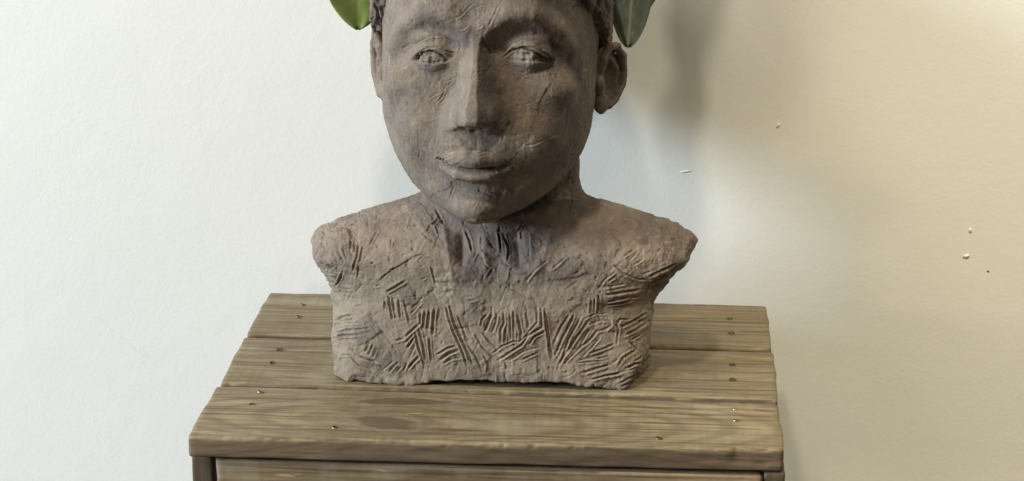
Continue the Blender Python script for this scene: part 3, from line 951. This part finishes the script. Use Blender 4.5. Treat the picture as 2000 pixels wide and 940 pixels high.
# ears
def ear(side, centre, flare, name):
    c = np.float32(centre); f = R(flare); tz = R(10)
    n = np.float32([side * math.cos(f), -math.sin(f), 0]); w = np.float32([side * math.sin(f), math.cos(f), 0])
    u = np.float32([0, math.sin(tz), math.cos(tz)]); B = np.stack([w, n, u], 1)

    def fn(P):
        q = (P - c) @ B                     # (back, out, up)
        q = q * np.float32([1, 1, 1.14])
        d = ell(q, (0, -2, 0), (17.5, 5.0, 26))
        ring = [(-12, 1, 6), (-11, 2.5, 16), (-4, 3.5, 24.5), (6, 4, 25.5), (14, 4, 17), (16.5, 4, 4), (14, 3.5, -8), (8, 2.5, -18), (0, 1.5, -24)]
        d = smin(d, chain(q, ring, 3.1), 2.5)
        d = smin(d, chain(q, [(-1, 1.5, 14), (6, 2.5, 6), (6, 2, -6), (0, 1.5, -14)], 2.2), 3)
        d = smin(d, ell(q, (-8, -1, -22.5), (8, 4, 8)), 4)
        d = smin(d, ell(q, (-14, 1, -5), (4.5, 4, 7)), 3)
        d = smax(d, -ell(q, (-2, 3.8, -1), (9.5, 8.5, 15.5)), 2)
        d = smin(d, ell(q, (-3, -10.5, -2), (13, 7, 20)), 4)
        return d

    def det(V, Nn): return (0.5 * vnoise(V, 6, 61) + 0.3 * vnoise(V, 2.5, 62)).astype(np.float32)
    lo = c - np.float32([36, 36, 42]); hi = c + np.float32([36, 36, 42])
    return mesh_obj('ear', sculpt(name, fn, lo, hi, 1.8, det, 1, front=lambda c_, n_: n_[:, 1] < 0.5), M_CLAY, bust)


ear(1, (74.5, 186, 208.5), 28, 'ear_mesh')
ear(-1, (-90.0, 190, 213), 14, 'ear_mesh_other')

# ------------------------------------------------------------------ wall and floor
def box_mesh(name, lo, hi):
    x0, y0, z0 = lo; x1, y1, z1 = hi
    v = [(x0, y0, z0), (x1, y0, z0), (x1, y1, z0), (x0, y1, z0), (x0, y0, z1), (x1, y0, z1), (x1, y1, z1), (x0, y1, z1)]
    f = [(0, 3, 2, 1), (4, 5, 6, 7), (0, 1, 5, 4), (1, 2, 6, 5), (2, 3, 7, 6), (3, 0, 4, 7)]
    return pydata(name, v, f, False)


WALL_Y = 0.325
wall = mesh_obj('wall', box_mesh('wall', (-2.0, WALL_Y, 0), (2.0, WALL_Y + 0.1, 3.2)), M_WALL)
wall['kind'] = 'structure'; wall['label'] = 'off-white painted wall with a fine roller texture'
floor = mesh_obj('floor', box_mesh('floor', (-2.0, -2.5, -0.05), (2.0, WALL_Y + 0.1, 0.0)), M_FLOOR)
floor['kind'] = 'structure'


def blob(name, mat, loc, rx, rz, th, rot, seed, parent):
    """a little drip or fleck standing proud of the wall"""
    rnd = random.Random(seed); v = [(0, -th, 0)]; f = []
    n = 10
    for ring, (rr, dep) in enumerate(((0.55, -th * 0.85), (0.9, -th * 0.4), (1.0, 0.0005))):
        for k in range(n):
            a = 2 * math.pi * k / n; j = rr * (1 + rnd.uniform(-.22, .22))
            x, z = rx * j * math.cos(a), rz * j * math.sin(a)
            v.append((x * math.cos(rot) - z * math.sin(rot), dep, x * math.sin(rot) + z * math.cos(rot)))
    for k in range(n):
        f.append((0, 1 + k, 1 + (k + 1) % n))
        for r_ in range(2):
            a, b = 1 + r_ * n + k, 1 + r_ * n + (k + 1) % n
            f.append((a, a + n, b + n, b))
    return mesh_obj(name, pydata(name, v, f), mat, parent, loc)


# ------------------------------------------------------------------ stool
def plank(name, L, Wd, T, mat, parent, loc, seed, r=0.0027, segs=150, chip=None, axis='x', taper=0.0, skew=0.0):
    """plank along x (0..L centred), y 0..Wd, top at z=0, thickness T, worn arrises"""
    sec = []                                        # cross-section, counter-clockwise in (y, z)
    def arc(cy, cz, a0, n=5, rr=r):
        for i in range(n + 1):
            a = R(a0 + 90 * i / n); sec.append((cy + rr * math.cos(a), cz + rr * math.sin(a)))
    def run(p, q, n):
        for i in range(1, n): sec.append((p[0] + (q[0] - p[0]) * i / n, p[1] + (q[1] - p[1]) * i / n))
    r2 = 0.0015
    arc(Wd - r, -r, 0); run((Wd - r, 0), (r, 0), 14); arc(r, -r, 90); run((0, -r), (0, -T + r2), 8)
    arc(r2, -T + r2, 180, 3, r2); run((r2, -T), (Wd - r2, -T), 4); arc(Wd - r2, -T + r2, 270, 3, r2); run((Wd, -T + r2), (Wd, -r), 3)
    m = len(sec); sec = np.array(sec)
    xs = np.concatenate([[-L / 2, -L / 2 + 0.0006, -L / 2 + 0.002], np.linspace(-L / 2 + 0.005, L / 2 - 0.005, segs), [L / 2 - 0.002, L / 2 - 0.0006, L / 2]])
    V = np.zeros((len(xs), m, 3)); V[:, :, 0] = xs[:, None]; V[:, :, 1] = sec[None, :, 0]; V[:, :, 2] = sec[None, :, 1]
    inset = np.interp(np.abs(xs), [L / 2 - 0.002, L / 2 - 0.0006, L / 2], [0, 0.0005, 0.0018])
    cy, cz = Wd / 2, -T / 2
    V[:, :, 1] -= np.sign(V[:, :, 1] - cy) * inset[:, None]; V[:, :, 2] -= np.sign(V[:, :, 2] - cz) * inset[:, None]
    P = V.reshape(-1, 3).copy(); Pm = (P * 1000 + seed * 1000).astype(np.float32)
    jag = np.zeros(len(P))
    # sawn ends run a little out of true, arrises are dinged, faces cup gently
    e = np.sign(P[:, 0]) * smoothstep(L / 2 - 0.03, L / 2, np.abs(P[:, 0]))
    P[:, 0] += e * 0.0012 * vnoise(Pm * np.float32([0, 1, 1]), 18, seed)
    top_front = np.exp(-((P[:, 1]) ** 2 + (P[:, 2]) ** 2) / 0.0028 ** 2)
    top_back = np.exp(-((P[:, 1] - Wd) ** 2 + (P[:, 2]) ** 2) / 0.0028 ** 2)
    nz = vnoise(Pm, 9, seed + 1) * 0.5 + vnoise(Pm, 2.6, seed + 2) * 0.6
    ding = np.maximum(nz - 0.15, 0) * 0.0016
    P[:, 2] -= (top_front + 0.5 * top_back) * ding; P[:, 1] += top_front * ding * 0.9
    P[:, 2] += 0.00035 * vnoise(Pm, 26, seed + 3) + 0.00012 * vnoise(Pm * np.float32([0.3, 1, 1]), 5, seed + 4)
    front = (P[:, 1] < 0.006) & (P[:, 2] < -0.001)
    P[:, 1] += front * (0.0004 * vnoise(Pm * np.float32([0.25, 1, 1]), 4, seed + 5))
    wear = np.zeros(len(P)); bare = np.zeros(len(P))
    wear = smoothstep(-0.0015, -0.0035, P[:, 2])
    bare = top_front * 0.8
    if chip:
        c0, c1, z0, z1, dep = chip
        xj = P[:, 0] + 0.0012 * vnoise(Pm * np.float32([0, 1, 1]), 3, 77)
        zj = P[:, 2] + 0.0012 * vnoise(Pm * np.float32([1, 0, 0]), 9, 78)
        inx = smoothstep(c0 - 0.004, c0 + 0.004, xj) * (P[:, 0] < c1); inz = smoothstep(z1 + 0.0006, z1, zj) * smoothstep(z0 - 0.0006, z0, zj)
        k = inx * inz * (P[:, 1] < 0.009)
        P[:, 1] += k * (dep + 0.0006 * vnoise(Pm * np.float32([0.15, 1, 1]), 2.2, 79))
        bare = np.maximum(bare, 0.15 * k)
        lipz = inx * np.exp(-((P[:, 2] + 0.0005) / 0.0016) ** 2) * (P[:, 1] < 0.007); bare = np.maximum(bare, lipz)
    P[:, 1] = P[:, 1] * (1 + taper * P[:, 0]) + skew * P[:, 0]
    nX = len(xs); F = []
    for i in range(nX - 1):
        for j in range(m):
            a, b = i * m + j, i * m + (j + 1) % m
            F.append((a, a + m, b + m, b)[::-1])
    c0i, c1i = len(P), len(P) + 1
    P = np.concatenate([P, [[-L / 2, cy, cz], [L / 2, cy, cz]]]); wear = np.append(wear, [1, 1]); bare = np.append(bare, [0, 0])
    for j in range(m):
        F.append((c0i, j, (j + 1) % m)[::-1]); F.append((c1i, (nX - 1) * m + (j + 1) % m, (nX - 1) * m + j)[::-1])
    if axis == 'z':
        P = np.stack([P[:, 1], P[:, 2], P[:, 0]], 1)        # stand it up: width along x, thickness along y
    elif axis == 'front':
        P = np.stack([P[:, 0], -P[:, 2] , P[:, 1]], 1)      # board on edge: face looks to -y
    me = pydata(name, P, F)
    bm = bmesh.new(); bm.from_mesh(me); bmesh.ops.recalc_face_normals(bm, faces=bm.faces); bm.to_mesh(me); bm.free()
    for nm, arr in (('edge_wear', wear), ('bare_wood', bare)):
        a = me.attributes.new(nm, 'FLOAT', 'POINT'); a.data.foreach_set('value', arr.astype(np.float32))
    return mesh_obj(name, me, mat, parent, loc)


stool = empty('wooden_stool', 'weathered brown wooden stool with three slats on top, under the clay bust', 'stool', (0, 0.14, 0))
LIGHT, DARK, WARM = (0.300, 0.238, 0.142), (0.150, 0.111, 0.064), (0.200, 0.138, 0.078)
M_B1 = wood_material('plank_back_wood', (0.235, 0.192, 0.115), DARK, (0.15, 0.11, 0.055), (0.30, 0.02), 0.02, 1.3)
M_B2 = wood_material('plank_middle_wood', (0.250, 0.200, 0.120), DARK, (0.15, 0.115, 0.06), (-0.10, 0.055), 0.08, 4.1)
M_B3 = wood_material('plank_front_wood', LIGHT, DARK, WARM, (-0.065, 0.036), 0.16, 7.7, wobble=0.016, figure=((-0.070, 0.030, 0.048, 0.020, -0.20), (-0.062, 0.068, 0.060, 0.013, 0.08)))
M_AP = wood_material('apron_wood', (0.32, 0.235, 0.140), (0.165, 0.112, 0.064), (0.29, 0.19, 0.100), (0.5, 0.05), 0.02, 2.2, (0.33, 0.22, 0.12))
M_LEG = wood_material('leg_wood', (0.13, 0.10, 0.062), (0.06, 0.045, 0.028), (0.10, 0.07, 0.04), (0.5, 0.05), 0.02, 5.2, (0.12, 0.09, 0.055), upright=True)
T = 0.0155
OY = -0.14
plank('slat', 0.400, 0.0863, T, M_B3, stool, (0, OY + 0.0, H), 3, chip=(0.166, 0.21, -0.0105, 0.001, 0.0013), segs=260, taper=-0.30, skew=0.0163)
plank('slat', 0.4005, 0.0926, T, M_B2, stool, (0.0010, OY + 0.0922, H), 11, taper=-0.04)
plank('slat', 0.4005, 0.0950, T, M_B1, stool, (0.0005, OY + 0.1920, H), 17, taper=0.03, skew=-0.008)
APH = 0.07
plank('apron', 0.3712, APH, 0.014, M_AP, stool, (0.0015, OY + 0.0022, H - T - 0.0035 - APH), 23, axis='front', segs=160)
plank('apron', 0.3712, APH, 0.014, M_AP, stool, (0.0015, OY + 0.262, H - T - 0.002 - APH), 29, axis='front', segs=40)
for x in (-0.2005, 0.1880):
    for y in (0.004, 0.262):
        hgt = H - T - 0.0012
        plank('leg', hgt, 0.0140, 0.020, M_LEG, stool, (x, OY + y + 0.020, hgt / 2), int(31 + x * 50 + y * 70), axis='z', segs=60, r=0.001)
for x in (-0.190, 0.178):
    sp_ = plank('apron', 0.225, APH, 0.012, M_LEG, stool, (x, OY + 0.143, H - T - 0.003 - APH), 37, axis='front', segs=30)
    sp_.rotation_euler = (0, 0, R(90)); sp_.location.x += 0.012
for y in (0.05, 0.235):
    plank('rail', 0.366, 0.03, 0.014, M_LEG, stool, (0, OY + y, H - T - 0.0004), 51, segs=20)


# nails: small heads sunk in punched hollows
def nail(x, y, bright, seed):
    rnd = random.Random(seed); n = 16; v = []; f = []
    R0 = 0.0026 * rnd.uniform(0.9, 1.15)
    prof = [(1.0, 0.00010), (0.96, 0.00045), (0.80, 0.00050), (0.66, 0.00012), (0.0, 0.00006)]
    ta, tx = rnd.uniform(0, 6.28), rnd.uniform(0.08, 0.22)
    for rr, z in prof[:-1]:
        for k in range(n):
            a = 2 * math.pi * k / n; j = rr * (1 + rnd.uniform(-.05, .05))
            v.append((R0 * j * math.cos(a), R0 * 0.9 * j * math.sin(a), max(0.00005, z * (1 + 1.2 * math.cos(a - ta)) if rr < 1 else z)))
    v.append((0, 0, prof[-1][1])); c = len(v) - 1
    for r_ in range(len(prof) - 2):
        for k in range(n):
            a, b = r_ * n + k, r_ * n + (k + 1) % n
            f.append((a, b, b + n, a + n))
    for k in range(n): f.append(((len(prof) - 2) * n + k, (len(prof) - 2) * n + (k + 1) % n, c))
    me = pydata('nail', v, f); me.materials.append(M_BRASS if bright else M_RIM); me.materials.append(M_IRON)
    for i in range(2 * n, len(f)): me.polygons[i].material_index = 1
    return mesh_obj('nail', me, None, stool, (x, OY + y, H + 0.0001))



# ------------------------------------------------------------------ leaves tucked behind the head
def leaf(name, mat, parent, base, tip, width, normal, bend=0.12, fold=0.25, seed=1, parts=36, shape=0.85, blunt=0.72):
    """one thick leaf from base to tip; midrib and side veins are raised"""
    b, t = Vector(base), Vector(tip); ax = (t - b); L = ax.length; ax.normalize()
    nn = Vector(normal); nn = (nn - ax * nn.dot(ax)).normalized(); sd = ax.cross(nn)
    nu, nv = parts, 25; V = []; vein = []
    for side in (1, -1):
        for i in range(nu):
            s = i / (nu - 1)
            w = width * (math.sin(math.pi * min(1, s ** shape * 0.985 + 0.008)) ** blunt)
            for j in range(nv):
                q = (j / (nv - 1) * 2 - 1); x = q * w
                rib = math.exp(-(x / (0.0011 * (1.25 - s * 0.7))) ** 2)
                ph = (s * 9.0 - abs(q) * 1.35 * (w / width)) % 1.0; sv = math.exp(-(min(ph, 1 - ph) / 0.055) ** 2) * smoothstep(0, 0.12, abs(q)) * (1 - 0.6 * abs(q))
                z = -bend * L * math.sin(math.pi * s) * 0.5 + fold * abs(x) - 0.35 * fold * x * x / width + 0.0012 * math.sin(9 * s + 5 * q + seed)
                z += side * (0.00025 + 0.0004 * rib) + 0.0004 * float(sv) - 0.0003 * rib
                V.append(tuple(b + ax * (s * L) + sd * x + nn * z)); vein.append(min(1.0, rib * 1.1 + 0.55 * float(sv)))
    F = []; o = nu * nv
    for i in range(nu - 1):
        for j in range(nv - 1):
            a = i * nv + j; F.append((a, a + 1, a + nv + 1, a + nv)); a += o; F.append((a, a + nv, a + nv + 1, a + 1))
    for i in range(nu - 1):
        a = i * nv; F.append((a, a + nv, a + nv + o, a + o)); a += nv - 1; F.append((a, a + o, a + nv + o, a + nv))
    for j in range(nv - 1):
        a = j; F.append((a, a + o, a + o + 1, a + 1)); a += (nu - 1) * nv; F.append((a, a + 1, a + o + 1, a + o))
    me = pydata(name, np.array(V), F)
    at = me.attributes.new('vein', 'FLOAT', 'POINT'); at.data.foreach_set('value', np.array(vein, dtype=np.float32))
    return mesh_obj(name, me, mat, parent)


def tube(name, pts, r, mat, parent):
    V = []; F = []; n = 8
    for i, p in enumerate(pts):
        d = (Vector(pts[min(i + 1, len(pts) - 1)]) - Vector(pts[max(i - 1, 0)])).normalized()
        a = d.orthogonal().normalized(); b = d.cross(a)
        for k in range(n):
            g = 2 * math.pi * k / n; V.append(tuple(Vector(p) + (a * math.cos(g) + b * math.sin(g)) * r))
    for i in range(len(pts) - 1):
        for k in range(n): F.append((i * n + k, i * n + (k + 1) % n, (i + 1) * n + (k + 1) % n, (i + 1) * n + k))
    F.append(tuple(range(n))[::-1]); F.append(tuple((len(pts) - 1) * n + k for k in range(n)))
    return mesh_obj(name, pydata(name, V, F), mat, parent)


M_LEAF_A = leaf_material('green_leaf', (0.135, 0.185, 0.048), (0.22, 0.28, 0.11), None)
M_LEAF_B = leaf_material('grey_green_leaf', (0.150, 0.172, 0.150), (0.42, 0.44, 0.34), None)
M_STEM = plain('green_stem', (0.10, 0.12, 0.04), 0.55)

sprig = empty('leaf_sprig', 'bright green rounded leaf hanging behind the clay head above its left ear as seen', 'leaves', (-0.10, 0.225, H + 0.33))
leaf('leaf', M_LEAF_A, sprig, (-0.004, 0.012, 0.012), (-0.0135, 0.006, -0.1000), 0.0285, (0.35, -1, 0.1), 0.10, 0.10, 2, shape=1.45)
tube('stem', [(-0.006, 0.012, 0.012), (0.02, 0.008, 0.03), (0.06, -0.02, 0.035)], 0.0014, M_STEM, sprig)

sprig2 = empty('leaf_sprig', 'pair of grey-green pale-veined leaves tucked behind the hair above the right ear', 'leaves', (0.085, 0.235, H + 0.34))
leaf('leaf', M_LEAF_B, sprig2, (0.008, -0.003, 0.0), (0.0030, -0.004, -0.1200), 0.0160, (-0.15, -1, 0.1), 0.04, 0.30, 5, shape=1.5, blunt=0.6)
leaf('leaf', M_LEAF_B, sprig2, (0.020, 0.014, 0.010), (0.0085, 0.016, -0.1045), 0.0220, (0.30, -1, 0.2), 0.06, -0.12, 8, shape=1.25)
leaf('leaf', M_LEAF_B, sprig2, (0.010, 0.004, 0.004), (0.0240, 0.010, 0.118), 0.0240, (0.2, -1, 0.1), 0.06, 0.2, 11, shape=0.9)  # unseen leaf above the frame, added to carry the leaf shadow up the wall
tube('stem', [(0.020, 0.014, 0.010), (0.012, 0.004, 0.006), (0.008, -0.003, 0.0), (-0.01, -0.01, 0.0), (-0.06, -0.03, 0.012)], 0.0014, M_STEM, sprig2)

# ------------------------------------------------------------------ small marks
NAILS = [(-0.1671, 0.2590, 0), (-0.1660, 0.2320, 0), (-0.1677, 0.1598, 0), (-0.1680, 0.1327, 1), (-0.1661, 0.0774, 1), (-0.1671, 0.0528, 0), (-0.1030, 0.0180, 1), (0.1707, 0.2540, 0), (0.1710, 0.2212, 0), (0.1701, 0.1541, 0), (0.1697, 0.1250, 0), (0.1703, 0.0710, 1), (0.1701, 0.0510, 1), (0.1173, 0.0165, 0)]
for i_, (x, y, br) in enumerate(NAILS): nail(x, y, br, 60 + i_)
blob('paint_chip', M_CHIP, (0.2063, WALL_Y, H + 0.1378), 0.0010, 0.0023, 0.0009, -0.5, 1, wall)
blob('paint_chip', M_WALL, (0.1345, WALL_Y, H + 0.0982), 0.0046, 0.0008, 0.0007, 0.15, 2, wall)
blob('paint_chip', M_CHIP, (0.3623, WALL_Y, H + 0.0541), 0.0016, 0.0021, 0.0008, 0.2, 3, wall)
blob('paint_chip', M_CHIP, (0.3609, WALL_Y, H + 0.0325), 0.0030, 0.0017, 0.0011, 0.2, 4, wall)
blob('dark_fleck', M_DARK, (0.3788, WALL_Y, H + 0.0199), 0.0012, 0.0007, 0.0005, -0.4, 5, wall)
